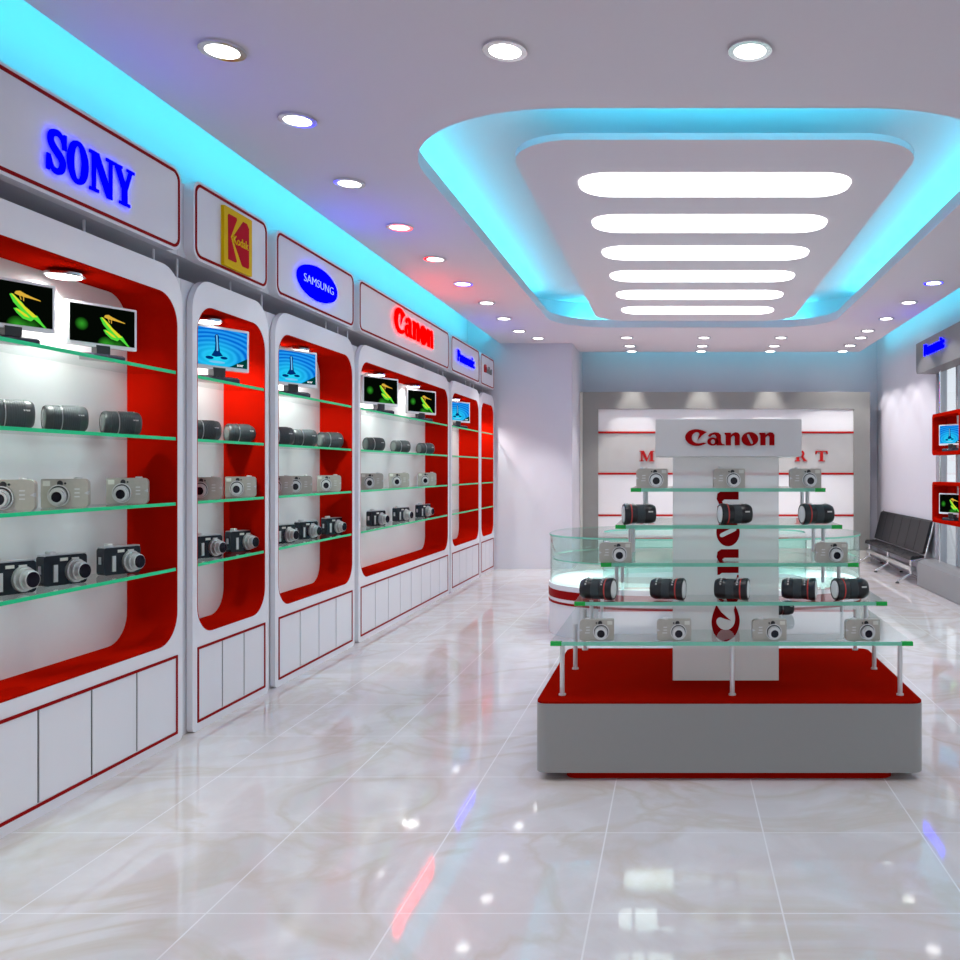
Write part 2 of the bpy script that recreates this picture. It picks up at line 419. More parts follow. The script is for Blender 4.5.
for k in range(5): box(bm, XL+.53+k*1.195-.03, XL+.53+k*1.195+.03, YF-.08, YF-.02, .08, 2.72)
obj('window_frame', bm, M['winframe'], win)
bm = B(); box(bm, XL+.5, XR-.4, YF-.055, YF-.045, .08, 2.72); obj('window_pane', bm, M['pane'], win)
YW = 10.06
bm = B(); box(bm, XR, XR+.13, YW, YB, 0, ZT); box(bm, XR, XR+.13, YF, YW, 2.80, ZT)
struct('wall_right', bm, M['wall'])
# window wall on the right
win = bpy.data.objects.new('window_1', None); COL.objects.link(win); win['kind'] = 'structure'
bm = B()
for z0, z1 in ((0, .08), (2.74, 2.8)): box(bm, XR+.03, XR+.1, YF, YW, z0, z1)
y = YW-.03
while y > YF:
    box(bm, XR+.03, XR+.1, y-.03, y+.03, .08, 2.74); y -= .62
obj('window_frame', bm, M['winframe'], win)
bm = B(); box(bm, XR+.06, XR+.07, YF, YW, .08, 2.74); obj('window_pane', bm, M['pane'], win)
# outdoors
bm = B(); box(bm, -20, 40, -25, 45, -.16, -.09); o = struct('ground', bm, M['pave'])
bm = B()
nx, ny = 6, 90
for i in range(ny):
    yy = 2 + i*.4
    for s in range(2):
        bmesh.ops.create_icosphere(bm, subdivisions=2, radius=.42+.12*random.random(), matrix=Matrix.Translation((13+.3*random.random(), yy+.2*random.random(), .15+.75*s+.2*random.random())))
o = obj('hedge', bm, M['hedge']); tag(o, 'grey green hedge outside the shop window', 'hedge'); o['kind'] = 'stuff'

# ================================================================== CEILING PANEL WITH LIGHT SLOTS
cp = thing('ceiling_light_panel', 'floating rounded ceiling panel with six white light slots, in the blue lit tray', 'ceiling light', (.21, 7.22, HC))
bm = B(); prism(bm, [rrect(-1.09, 1.09, -2.73, 2.73, .36, 10)], .0, .035, XY)
for sx in (-.8, .8):
    for sy in (-.9, 1.0): tube(bm, (sx, sy, .03), (sx, sy, ZT-HC), .012)
obj('panel', bm, M['ceil'], cp)
for k in range(6):
    yc = 5.2 + .815*k - 7.22
    bm = B(); prism(bm, [rrect(-.780, .815, yc-.212, yc+.212, .18, 8)], -.006, .0, XY)
    obj('light_slot', bm, M['slot'], cp)

# ------------------------------------------------------------------ downlights
def make_downlight():
    t = thing('downlight', '', 'ceiling light', (0, 0, HC), 0, 'ceiling downlights')
    bm = B(); prism(bm, [ell(0, 0, .088, .088, 32), ell(0, 0, .064, .064, 32)], -.012, 0, XY); obj('rim', bm, M['chrome'], t)
    bm = B(); prism(bm, [ell(0, 0, .064, .064, 28)], -.006, -.001, XY); obj('lamp_lens', bm, M['lamp'], t)
    return t
def spot(loc, power, size=80, blend=.45, rot=(0, 0, 0), rad=.05, color=(1, .97, .95)):
    l = bpy.data.lights.new('spot_lamp', 'SPOT'); l.energy = power; l.spot_size = R(size); l.spot_blend = blend
    l.shadow_soft_size = rad; l.color = color
    o = bpy.data.objects.new('spot_lamp', l); COL.objects.link(o); o.location = loc; o.rotation_euler = rot
    return o
dl0 = make_downlight(); used = False
ORD = ['nearest', 'second', 'third', 'fourth', 'fifth', 'sixth', 'seventh', 'eighth', 'ninth', 'farthest']
def downlight(x, y, label, power=20, size=80, blend=.45):
    global used
    if not used: dl0.location = (x, y, HC); dl0['label'] = label; used = True
    else: dup(dl0, (x, y, HC), 0, 1.0, label)
    spot((x, y, HC-.03), power, size, blend)
for i, (x, y) in enumerate([(-1.815, 3.52), (-1.815, 4.22), (-1.91, 5.15), (-1.91, 6.08), (-1.915, 7.0), (-1.92, 7.93), (-1.9, 8.83), (-1.907, 9.75), (-1.896, 10.63), (-1.755, 11.2)]):
    downlight(x, y, 'round downlight, %s of the ten in the ceiling row along the cabinets' % ORD[i], 12 if i < 8 else 60, 80 if i < 9 else 42, .45 if i < 9 else .15)
for x, n in ((-.684, 'left'), (.296, 'right')):
    downlight(x, 3.52, 'round downlight in front of the blue tray, %s one of that pair' % n, 22)
OR = ['nearest', 'second nearest', 'third nearest', 'fourth nearest', 'third from the far end', 'second from the far end', 'farthest']
for i, (x, y) in enumerate([(2.31, 7.89), (2.33, 8.81), (2.33, 9.75), (2.31, 10.6), (2.34, 11.15), (2.345, 11.86), (2.354, 12.43)]):
    downlight(x, y, 'round downlight, %s of the ceiling row above the black bench' % OR[i], 40, 98, .08)
for y, rn in ((11.15, 'front'), (11.9, 'middle'), (12.43, 'rear')):
    for x, n in ((-.625, 'left'), (.355, 'middle'), (1.33, 'right')):
        downlight(x, y, 'small downlight before the back wall, %s one of the %s row' % (n, rn), 20 if y < 11.5 else (50 if y < 12 else 90), 72 if y < 12 else 44, .12)
for (x, y) in ((-1.815, 2.6), (-1.815, 1.6), (-.684, 2.0), (.296, 2.0), (2.3, 6.9), (2.3, 5.9), (2.3, 4.9), (2.3, 3.5), (1.4, 2.0), (2.3, 2.0)):
    spot((x, y, HC-.03), 22, 90)  # out-of-view lamps without fixtures, continuing the rows, added to brighten the near room

# ------------------------------------------------------------------ cove strip lights
CY = (.05, .80, 1.0)
def area(loc, rot, sx, sy, power, color=CY):
    l = bpy.data.lights.new('cove_strip', 'AREA'); l.shape = 'RECTANGLE'; l.size = sx; l.size_y = sy; l.energy = power; l.color = color
    o = bpy.data.objects.new('cove_strip', l); COL.objects.link(o); o.location = loc; o.rotation_euler = rot; return o
area((-2.40, 5.4, 3.125), (0, R(122), 0), .04, 12.4, 40)
area((2.68, 6.0, 3.125), (0, R(-122), 0), .04, 13.0, 26)
area((.8, 12.63, 3.125), (R(90), 0, 0), 4.0, .04, 4)
area((-1.74, 7.25, 3.11), (R(180), 0, 0), .04, 5.6, 26)
area((2.09, 7.25, 3.11), (R(180), 0, 0), .04, 5.6, 26)
area((.17, 10.70, 3.11), (R(180), 0, 0), 3.0, .04, 14)
area((.17, 3.80, 3.11), (R(180), 0, 0), 3.0, .04, 14)
area((.21, 4.56, 3.06), (R(180), 0, 0), 2.0, .04, 20)

# ================================================================== PRODUCT PROTOTYPES
def body_round(bm, w, h, d, r, mi=0):
    prism(bm, [rrect(-w/2, w/2, 0, h, r, 6)], -d/2, d/2, XZ, mi)

def make_silver(mirror):
    """compact camera, front towards -y; lens off centre"""
    s = -1 if mirror else 1
    t = thing('compact_camera', '', 'camera')
    bm = B(); r = (.006, .006, .02, .006) if s > 0 else (.006, .006, .006, .02)
    rr = (.006, .014, .016, .005) if s > 0 else (.014, .006, .005, .016)
    prism(bm, [rrect(-.073, .073, 0, .09, rr, 6)], -.015, .015, XZ)
    obj('body', bm, M['silver'], t, bevel=.004)
    bm = B()
    prism(bm, [ell(-.018*s, .038, .034, .034, 32), ell(-.018*s, .038, .0305, .0305, 32)], -.022, -.015, XZ); prism(bm, [ell(-.018*s, .036, .0275, .0275, 32)], -.030, -.015, XZ)
    prism(bm, [ell(-.018*s, .034, .023, .023, 28), ell(-.018*s, .034, .0165, .0165, 28)], -.044, -.029, XZ)
    obj('lens_barrel', bm, M['silver2'], t)
    bm = B(); prism(bm, [ell(-.018*s, .038, .0304, .0304, 32), ell(-.018*s, .036, .0276, .0276, 32)], -.0165, -.0148, XZ); obj('lens_gap_ring', bm, M['black'], t)  # black ring put in as the dark gap between the silver rings
    bm = B(); prism(bm, [ell(-.018*s, .034, .0167, .0167, 24)], -.040, -.030, XZ); obj('lens_glass', bm, M['lensglass'], t)
    bm = B(); prism(bm, [ell(-.014*s, .076, .009, .009, 18)], -.018, -.014, XZ); prism(bm, [ell(.002*s, .076, .0035, .0035, 10)], -.018, -.014, XZ)
    obj('viewfinder_window', bm, M['black'], t)
    bm = B(); box(bm, min(-.066*s, -.044*s), max(-.066*s, -.044*s), -.0165, -.014, .068, .084); obj('flash_window', bm, M['flash'], t)
    bm = B(); lathe(bm, [(.088, .013), (.096, .013), (.098, .011)], 'z', 18, 0, (.038*s, .002, -.003)); obj('shutter_button', bm, M['silver2'], t)
    bm = B()
    for k, z in enumerate((.032, .044, .056)):
        box(bm, min(.03*s, .046*s) if k else min(.03*s, .05*s), max(.03*s, .046*s), -.0158, -.0145, z, z+.004)
    obj('engraving', bm, M['silver2'], t)
    bm = B(); prism(bm, [[(.073*s, .04), (.06*s, .045), (.073*s, .052)]], -.0165, .0, XZ); obj('side_notch', bm, M['steel'], t)
    return t

def make_black():
    t = thing('compact_camera', '', 'camera')
    bm = B(); prism(bm, [rrect(-.085, .085, 0, .098, .012, 5)], -.02, .02, XZ); obj('body', bm, M['navy'], t, bevel=.005)
    bm = B(); prism(bm, [rrect(-.083, .083, .0965, .102, .002, 2)], -.017, .017, XZ); obj('top_plate', bm, M['steel'], t)
    bm = B(); box(bm, -.050, -.034, -.0235, -.019, .012, .068); obj('grip_strip', bm, M['silver2'], t)
    bm = B(); box(bm, -.024, .006, -.022, -.019, .079, .089); obj('flash_window', bm, M['flash'], t)
    bm = B(); box(bm, .022, .05, -.0225, -.019, .080, .087); obj('name_plate', bm, M['mark'], t)
    bm = B()
    lathe(bm, [(-.02, .04), (-.03, .039), (-.03, .034), (-.048, .033), (-.048, .028), (-.068, .027), (-.07, .0245), (-.066, .022)], 'y', 30, 0, (.036, 0, .044))
    obj('lens_barrel', bm, M['silver2'], t)
    bm = B(); lathe(bm, [(-.066, .0235), (-.0705, .0235), (-.0695, .012)], 'y', 26, 0, (.036, 0, .044)); obj('lens_glass', bm, M['lensglass'], t)
    bm = B(); lathe(bm, [(.101, .017), (.110, .017), (.112, .015)], 'z', 22, 0, (-.045, 0, 0)); obj('mode_dial', bm, M['silver2'], t)
    bm = B(); box(bm, -.088, -.084, -.006, .006, .04, .066); obj('strap_lug', bm, M['steel'], t)
    return t

def make_lens(L, D, kind):
    """lying lens, front element towards -x, resting on z = 0"""
    t = thing('camera_lens', '', 'camera lens'); r = D/2; X = lambda f: (f-.5)*L
    def lt(prof, n=36): 
        bm = B(); lathe(bm, [(X(a), b*r) for a, b in prof], 'x', n, 0, (0, 0, r)); return bm
    if kind == 'grey':
        barrel = ([(.02, .72), (.0, .90), (.04, .98), (.10, 1.0), (.16, 1.0), (.17, .96), (.38, .95), (.39, .99), (.92, .97), (.97, .92), (1.0, .82)])
        prof = []
        for k in range(8): prof += [(.42+.05*k, .985), (.425+.05*k, 1.01), (.455+.05*k, 1.01), (.46+.05*k, .985)]
        obj('zoom_ring', lt(prof), M['rubber'], t)
        prof = []
        for k in range(4): prof += [(.19+.04*k, .965), (.195+.04*k, .985), (.215+.04*k, .985), (.22+.04*k, .965)]
        obj('focus_ring', lt(prof), M['rubber'], t)
        obj('silver_ring', lt([(.36, .96), (.365, 1.015), (.38, 1.015), (.385, .96)]), M['steel'], t)
        obj('front_glass', lt([(-.018, .45), (-.008, .62), (.0, .70), (.03, .70)]), M['shadeglass'], t)
    else:
        barrel = ([(.015, .79), (.0, .92), (.03, 1.0), (.14, 1.0), (.2, .93), (.30, .90), (.36, .90), (.4, .86), (.66, .86), (.70, .92), (.85, .93), (.93, .88), (1.0, .76)])
        prof = []
        for k in range(7): prof += [(.41+.036*k, .865), (.414+.036*k, .90), (.434+.036*k, .90), (.438+.036*k, .865)]
        obj('focus_ring', lt(prof), M['rubber'], t)
        obj('red_ring', lt([(.20, .93), (.205, .975), (.235, .96), (.24, .92)]), M['ringred'], t)
        obj('front_glass', lt([(-.03, .45), (-.014, .68), (.0, .77), (.03, .77)]), M['frontglass'], t)
    bm = lt(barrel); nf = len(bm.faces)
    for a in range(5):
        an = R(-58 + 16*a)
        for xx in (.78, .84) if kind == 'grey' else (.31, .80):
            p = Vector((X(xx), math.sin(an)*r*.955*(-1), r+math.cos(an)*r*.955))
            bmesh.ops.create_cube(bm, size=.0055, matrix=Matrix.Translation(p))
    an = R(75)
    for k in range(3):
        p = Vector((X(.76+.05*k), -math.sin(an)*r*.955, r+math.cos(an)*r*.955)); bmesh.ops.create_cube(bm, size=.006, matrix=Matrix.Translation(p))
    bm.faces.ensure_lookup_table()
    for f in bm.faces[nf:]: f.material_index = 1
    obj('barrel', bm, [M['lensgrey'] if kind == 'grey' else M['black'], M['mark']], t)
    return t

def make_monitor(kind):
    t = thing('desktop_monitor', '', 'monitor'); w, h, z0 = .345, .218, .065
    bm = B(); prism(bm, [rrect(-w/2, w/2, z0, z0+h, .006, 3), ], -.009, .014, XZ); prism(bm, [rrect(-w/2+.05, w/2-.05, z0+.03, z0+h-.03, .02, 3)], .013, .03, XZ)
    obj('bezel', bm, M['bezel'], t)
    e = .012; sx0, sx1, sz0, sz1 = -w/2+e, w/2-e, z0+e*1.6, z0+h-e
    bm = B(); box(bm, sx0, sx1, -.0105, -.0085, sz0, sz1); s = obj('screen', bm, M['leafs'] if kind == 'leaf' else M['water'], t)
    d = (-.0115, -.0104)
    W, Hh = sx1-sx0, sz1-sz0; Q = lambda *p: [(sx0+a*W, sz0+b*Hh) for a, b in p]
    if kind == 'leaf':
        bm = B()
        prism(bm, [Q((.45, .70), (.49, .72), (.60, .55), (.70, .34), (.78, .24), (.74, .16), (.62, .30), (.50, .52))], *d, XZ)
        prism(bm, [Q((.50, .38), (.54, .40), (.66, .30), (.77, .20), (.72, .12), (.62, .16), (.54, .28))], *d, XZ)
        prism(bm, [Q((.72, .30), (.80, .27), (.86, .12), (.92, .0), (.89, .0), (.82, .10), (.76, .18))], *d, XZ)
        obj('plant_stem', bm, M['leafg'], s)
        bm = B(); d2 = (-.0122, -.0112)
        prism(bm, [Q((.47, .72), (.50, .70), (.64, .46), (.76, .30), (.80, .24), (.74, .22), (.66, .34), (.56, .52))], *d2, XZ)
        prism(bm, [Q((.52, .37), (.56, .37), (.66, .27), (.70, .20), (.64, .22))], *d2, XZ)
        obj('plant_highlight', bm, M['leafy'], s)
        bm = B()
        prism(bm, [Q((.51, .73), (.53, .79), (.58, .81), (.64, .76), (.72, .71), (.84, .65), (.84, .63), (.72, .66), (.62, .68), (.56, .70))], *d2, XZ)
        prism(bm, [Q((.57, .70), (.58, .70), (.60, .60), (.59, .60))], *d2, XZ); prism(bm, [Q((.62, .69), (.63, .69), (.63, .58), (.62, .58))], *d2, XZ)
        obj('dragonfly', bm, M['fly'], s)
    else:
        bm = B(); prism(bm, [Q((.42, .80), (.44, .85), (.47, .85), (.49, .80), (.49, .60), (.51, .38), (.56, .28), (.50, .26), (.44, .24), (.36, .26), (.42, .42), (.43, .60))], *d, XZ)
        prism(bm, [ell(sx0+.33*W, sz0+.2*Hh, .022, .008, 16)], *d, XZ); prism(bm, [ell(sx0+.58*W, sz0+.23*Hh, .02, .007, 16)], *d, XZ)
        obj('water_drop', bm, M['deepblue'], s)
        bm = B(); prism(bm, [Q((.44, .83), (.46, .83), (.47, .60), (.475, .40), (.45, .40), (.45, .60))], -.0125, -.0113, XZ)
        obj('drop_highlight', bm, M['ice'], s)
        bm = B(); prism(bm, [ell(sx0+.46*W, sz0+.10*Hh, .045, .006, 18)], *d, XZ); obj('ripple_highlight', bm, M['ice'], s)
        bm = B(); prism(bm, [Q((.68, 0), (1, 0), (1, .28), (.86, .16))], *d, XZ); obj('corner_patch', bm, M['dkgreen'], s)
        bm, _ = text_bm('acer', .011, .0005, .02); bmesh.ops.translate(bm, verts=bm.verts, vec=(sx0+.87*W, -.0116, sz0+.04*Hh)); obj('screen_lettering', bm, M['white1'], s)
    bm = B(); box(bm, -.034, .034, -.012, .03, .02, z0+.01); obj('stand_neck', bm, M['black'], t)
    bm = B(); prism(bm, [[(-.055, 0), (.055, 0), (.055, .036), (-.035, .03), (-.055, .02)]], -.08, .085, lambda u, v, d: Vector((d, u, v))); obj('stand_base', bm, M['base'], t, bevel=.002)
    return t

class Stock:
    def __init__(s, proto): s.p, s.used = proto, False
    def put(s, loc, rot, scale, label, group):
        if not s.used:
            s.used = True; s.p.location = loc; s.p.rotation_euler = (0, 0, rot); s.p.scale = (scale,)*3; s.p['label'] = label; s.p['group'] = group; return s.p
        return dup(s.p, loc, rot, scale, label, group)
silverL, silverR, blackC = Stock(make_silver(False)), Stock(make_silver(True)), Stock(make_black())
lensG, lensR = Stock(make_lens(.148, .110, 'grey')), Stock(make_lens(.142, .095, 'red'))
monL, monW = Stock(make_monitor('leaf')), Stock(make_monitor('water'))

# ================================================================== LEFT WALL CABINETS AND SIGNS
XC = -2.41
CABS = [  # y0, y1, doors, description
    (1.75, 4.298, 8, 'nearest white display cabinet with red niche, under the four slab letters sign'),
    (4.386, 5.205, 3, 'narrow white display cabinet with red niche under the yellow and red sign'),
    (5.29, 6.597, 4, 'white display cabinet with red niche under the blue oval sign'),
    (6.68, 9.344, 8, 'long white display cabinet with red niche under the glowing red sign'),
    (9.427, 10.79, 4, 'white display cabinet holding one blue screen, next to last along the wall'),
    (10.85, 11.66, 3, 'last white display cabinet at the far end, its red niche empty'),
]
SHZ = (.837, 1.153, 1.467, 1.787)
gaps = [1.70, 4.342, 5.2475, 6.6385, 9.3855, 10.82, 11.695]
for ci, (y0, y1, nd, lab) in enumerate(CABS):
    W = y1-y0; ym = (y0+y1)/2
    c = thing('display_cabinet', lab, 'display cabinet', (XC, ym, 0), PI/2, 'display cabinets along the left wall')
    a, b = gaps[ci]-ym+.001, gaps[ci+1]-ym-.001
    nh = rrect(-W/2+.042, W/2-.042, .482, 2.156, .15, 10)
    nh_in = rrect(-W/2+.05, W/2-.05, .490, 2.148, .142, 10)
    dx0, dx1, dz0, dz1 = -W/2+.058, W/2-.058, .055, .408
    bm = B(); prism(bm, [rrect(-W/2, W/2, 0, 2.286, (.03, .03, .17, .17), 10), nh, rrect(dx0, dx1, dz0, dz1, .001, 1)], 0, .03, XZ)
    obj('face_plate', bm, M['white'], c)
    bm = B(); prism(bm, [rrect(a, b, 0, 2.26, .002, 1), rrect(-W/2+.04, W/2-.04, .48, 2.158, .152, 10)], .034, .355, XZ)
    box(bm, dx0+.0005, dx1-.0005, .0055, .0338, dz0+.0005, dz1-.0005, 1)  # near-black sheet right behind the doors, painting the shade of their gaps
    obj('carcass', bm, [M['body'], M['dark']], c)
    bm = B(); prism(bm, [rrect(-W/2+.0425, W/2-.0425, .4825, 2.1555, .1495, 10), nh_in], .001, .24, XZ); obj('niche_lining', bm, M['red'], c)
    bm = B(); prism(bm, [rrect(-W/2+.05, W/2-.05, .490, 2.148, .142, 10)], .2405, .25, XZ); obj('back_panel', bm, M['back'], c)
    bm = B(); prism(bm, [rrect(dx0-.014, dx1+.014, dz0-.014, dz1+.014, .002, 1), rrect(dx0-.001, dx1+.001, dz0-.001, dz1+.001, .002, 1)], -.003, .002, XZ); obj('red_border', bm, M['redline'], c)
    dw = (dx1-dx0)/nd
    for k in range(nd):
        g0 = .001 if k == 0 else .0055; g1 = .001 if k == nd-1 else .0055
        bm = B(); box(bm, dx0+k*dw+g0, dx0+(k+1)*dw-g1, .001, .005, dz0+.001, dz1-.001); obj('door', bm, M['door'], c)
    hw = W/2-.0508
    for z in SHZ:
        bm = B(); box(bm, -hw, hw, .008, .238, z-.009, z+.006)
        box(bm, -hw, hw, .004, .0078, z-.009, z+.006, 1)
        obj('glass_shelf', bm, [M['glass'], M['edge']], c)
    lx = {0: (-.6, 3.67-ym), 1: (0,), 2: (0,), 3: (7.5-ym, 8.53-ym), 4: (0,), 5: (0,)}[ci]
    for x in lx:
        bm = B(); lathe(bm, [(2.120, .068), (2.123, .075), (2.133, .075), (2.137, .055)], 'z', 26, 0, (x, .14, 0)); tube(bm, (x, .14, 2.135), (x, .14, 2.147), .02); box(bm, x-.02, x+.02, .14, .23, 2.136, 2.147)
        sp = obj('spotlight', bm, M['chrome'], c)
        bm = B(); lathe(bm, [(2.117, .06), (2.1205, .064)], 'z', 24, 0, (x, .14, 0)); obj('lamp_lens', bm, M['lamp'], sp)
        spot((XC-.185, ym+x, 2.105), 46, 150, .6, (0, R(6), 0), .04)

SIGNS = ['white sign box with four big blue slab letters', 'white sign box with a yellow and red square emblem', 'white sign box with a glowing blue oval',
         'long white sign box with glowing red lettering', 'white sign box with small blue lettering', 'last white sign box with a faint red and grey word, at the far end']
for ci, (y0, y1, nd, lab) in enumerate(CABS):
    y0 += .01; y1 -= .012; W = y1-y0; ym = (y0+y1)/2
    s = thing('sign_box', SIGNS[ci] + (' above the left cabinets' if ci < 5 else ''), 'shop sign', (XC, ym, 2.372), PI/2, 'sign boxes above the cabinets')
    bm = B(); prism(bm, [rrect(-W/2, W/2, 0, .402, .065, 8)], 0, .05, XZ); obj('face_plate', bm, M['white'], s)
    a, b = gaps[ci]-ym+.001, gaps[ci+1]-ym-.001
    bm = B(); box(bm, a, b, .0505, .35, .004, .372); obj('housing', bm, M['body'], s)
    bm = B(); prism(bm, [rrect(-W/2+.014, W/2-.014, .014, .388, .055, 8), rrect(-W/2+.028, W/2-.028, .028, .374, .042, 8)], -.003, .001, XZ); obj('red_border', bm, M['redline'], s)
    for px in ((-W/2+.03, W*.28, W/2-.06) if W > 1 else (-W/2+.03, W*.2)):
        bm = B(); tube(bm, (px, .10, -.086), (px, .10, .006), .006); obj('post', bm, M['white'], s)
    z = 2.372
    def put(bm, name, m, yl, zl): return obj(name, bm, m, s, (yl-ym, -.006, zl-z))
    if ci == 0:
        put(word_slab(.545, .165, .006), 'lettering', M['blue'], 3.355, 2.466)
    elif ci == 1:
        bm = B(); prism(bm, [rrect(0, .305, 0, .318, .004, 2)], -.012, .006, XZ); put(bm, 'emblem_board', M['yellow'], 4.66, 2.403)
        k, h = .305, .318; Q = lambda *p: [(a*k, b*h) for a, b in p]
        bm = B(); prism(bm, [Q((.13, .12), (.40, .12), (.43, .15), (.22, .52), (.44, .86), (.42, .89), (.15, .89), (.12, .86))], -.0135, -.012, XZ)
        prism(bm, [Q((.60, .14), (.64, .11), (.85, .11), (.88, .15), (.88, .82), (.80, .89), (.66, .89), (.28, .52))], -.0135, -.012, XZ)
        put(bm, 'emblem_shapes', M['logored'], 4.66, 2.403)
        bm, w = text_bm('Kodak', .046, .003, .012); put(bm, 'lettering', M['yellow'], 4.66+.305*.57, 2.403+.318*.43).location.y = -.0195
    elif ci == 2:
        bm = B(); prism(bm, [ell(0, 0, .32, .112, 48)], -.01, .006, XZ); put(bm, 'oval', M['blue'], 5.905, 2.56)
        bm, w = text_bm('SAMSUNG', .05, .002, -.018, 1.45); put(bm, 'lettering', M['whiteneon'], 5.905, 2.535).location.y = -.0165
    elif ci == 3:
        put(word_red(1.19, .008), 'lettering', M['redneon'], 7.5, 2.51)
    elif ci == 4:
        bm, w = text_bm('Panasonic', .13, .008, .03, 1.0); bmesh.ops.scale(bm, vec=(.80/w, 1, 1), verts=bm.verts); put(bm, 'lettering', M['blue'], 10.08, 2.515)
    else:
        bm = B(); prism(bm, [rrect(0, .10, 0, .10, .03, 4), rrect(.03, .07, .03, .07, .01, 3)], -.008, .012, XZ); put(bm, 'emblem', M['mega'], 11.04, 2.545)
        bm = B()
        for k, hh in enumerate((.07, .05, .09, .05, .07)): box(bm, .0+.065*k, .04+.065*k, -.006, .012, 0, hh)
        put(bm, 'lettering', M['signg'], 11.17, 2.55)

def on_left(stock, px, z, rot, scale, label, group, X=-2.535):
    o = stock.put((X, -X*F/(VX-px), z+.0065), R(rot), scale, label, group)
    if stock is silverL: o.scale.x *= .86
    if stock in (monL, monW): o.scale.z = min(o.scale.z, 1.09)
    if stock is blackC: o.scale.x *= .82
    return o
CN = ['nearest cabinet', 'narrow second cabinet', 'third cabinet', 'long fourth cabinet']
def pos_word(i, n): return {3: ['left', 'middle', 'right'], 2: ['left', 'right']}[n][i] + ' of the ' + {3: 'three', 2: 'two'}[n]
for ci, pxs in enumerate(((9, 65, 121), (204, 240), (279, 303, 330), (374, 400.5, 425.5))):
    for i, p in enumerate(pxs):
        on_left(lensG, p, SHZ[2], 47, (1, 1, 1.08, 1.05)[ci], 'grey zoom lens on a shelf of the %s, %s' % (CN[ci], pos_word(i, len(pxs))), 'grey zoom lenses on the cabinet shelves', -2.545)
for ci, pxs in enumerate(((10, 66, 128), (205, 241), (279, 299, 329), (372, 399, 427))):
    for i, p in enumerate(pxs):
        on_left(silverL, p, SHZ[1], 22, (1.32, 1.3, 1.3, 1.42)[ci], 'silver compact camera on a shelf of the %s, %s' % (CN[ci], pos_word(i, len(pxs))), 'silver cameras on the cabinet shelves', -2.53)
for ci, pxs in enumerate(((8, 62, 119), (206, 240), (282, 306, 332), (376, 401, 423))):
    for i, p in enumerate(pxs):
        on_left(blackC, p, SHZ[0], 68, (1.25, 1.2, 1.2, 1.28)[ci], 'black compact camera on the lowest shelf of the %s, %s' % (CN[ci], pos_word(i, len(pxs))), 'black cameras on the lowest cabinet shelves', -2.535)
for px, sc, lab in ((12, .86, 'left of two white monitors showing a dragonfly, in the nearest cabinet'), (102, .86, 'right of two white monitors showing a dragonfly, in the nearest cabinet'),
                    (380, 1.18, 'left of two white monitors showing a dragonfly, in the long fourth cabinet'), (421, 1.18, 'right of two white monitors showing a dragonfly, in the long fourth cabinet')):
    on_left(monL, px, SHZ[3], 64, sc, lab, 'monitors on the top cabinet shelves', -2.51)
for px, sc, lab in ((218, 1.08, 'white monitor showing a blue water drop, in the narrow second cabinet'), (292, 1.12, 'white monitor showing a blue water drop, in the third cabinet under the oval sign'),
                    (457.5, 1.2, 'white monitor showing a blue water drop, in the fifth cabinet under small blue letters')):
    on_left(monW, px, SHZ[3], 64, sc, lab, 'monitors on the top cabinet shelves', -2.51)

# ================================================================== CENTRE ISLAND
ix, iy = .228, 4.2775
pl = thing('display_plinth', 'low grey display plinth with red top in the middle of the shop', 'plinth', (ix, iy, 0))
bm = B(); prism(bm, [rrect(-.822, .822, -.5625, .5625, .05, 8)], .036, .327, XY); obj('base', bm, M['grey'], pl, bevel=.004)
bm = B(); prism(bm, [rrect(-.820, .820, -.5605, .5605, .048, 8)], .3272, .3355, XY); obj('top_panel', bm, M['red2'], pl)
bm = B(); prism(bm, [rrect(-.70, .70, -.522, .522, .05, 6)], .0, .0358, XY); obj('kick_plate', bm, M['red'], pl)

TIERS = [(.57, 3.79, 4.82, 1.563), (.732, 3.86, 4.75, 1.373), (.895, 3.93, 4.68, 1.152), (1.06, 4.0, 4.61, 1.032), (1.227, 4.05, 4.54, .897)]
cx = .24
PX0, PX1, PY0, PY1 = -.015, .478, 4.09, 4.14       # acrylic tower footprint
gs = thing('glass_display_stand', 'five tier clear glass display stand with steel posts on the red topped plinth', 'display stand', (cx, iy, .3355))
def T(y, z): return (y-iy, z-.3355)
prevz = .3355
for k, (z, ya, yb, w) in enumerate(TIERS):
    (a, zz), (b, _) = T(ya, z), T(yb, z)
    bm = B()
    prism(bm, [rrect(-w/2, w/2, a+.005, b, .01, 2), [(PX0-cx-.002, PY0-iy-.002), (PX1-cx+.002, PY0-iy-.002), (PX1-cx+.002, PY1-iy+.002), (PX0-cx-.002, PY1-iy+.002)]], zz-.012, zz+.004, XY, 0)
    box(bm, -w/2+.045, w/2-.045, a, a+.0048, zz-.012, zz+.004, 1)
    sh = obj('shelf', bm, [M['glass'], M['sedge']], gs)
    for s in (-1, 1):
        bm = B(); box(bm, min(s*w/2, s*(w/2-.048)), max(s*w/2, s*(w/2-.048)), a-.001, a+.02, zz-.013, zz+.005); obj('edge_clip', bm, M['clip'], sh)
    if k == 0: pts = [(s*.735, y) for s in (-1, 1) for y in (3.83, 4.33, 4.79)] + [(.005, 3.83)]
    else:
        pw = w/2-.06
        pts = [(s*pw, y) for s in (-1, 1) for y in (ya+.16, yb-.15)]
    for (x, y) in pts:
        yy, _ = T(y, z); z0 = prevz-.3355 + (0.0045 if k else 0.0003)
        bm = B(); tube(bm, (x, yy, z0), (x, yy, zz-.0125), .0105 if k == 0 else .009, 14)
        if k == 0: lathe(bm, [(z0, .016), (z0+.006, .016)], 'z', 14, 0, (x, yy, 0))
        obj('post', bm, M['post'], gs)
    prevz = z
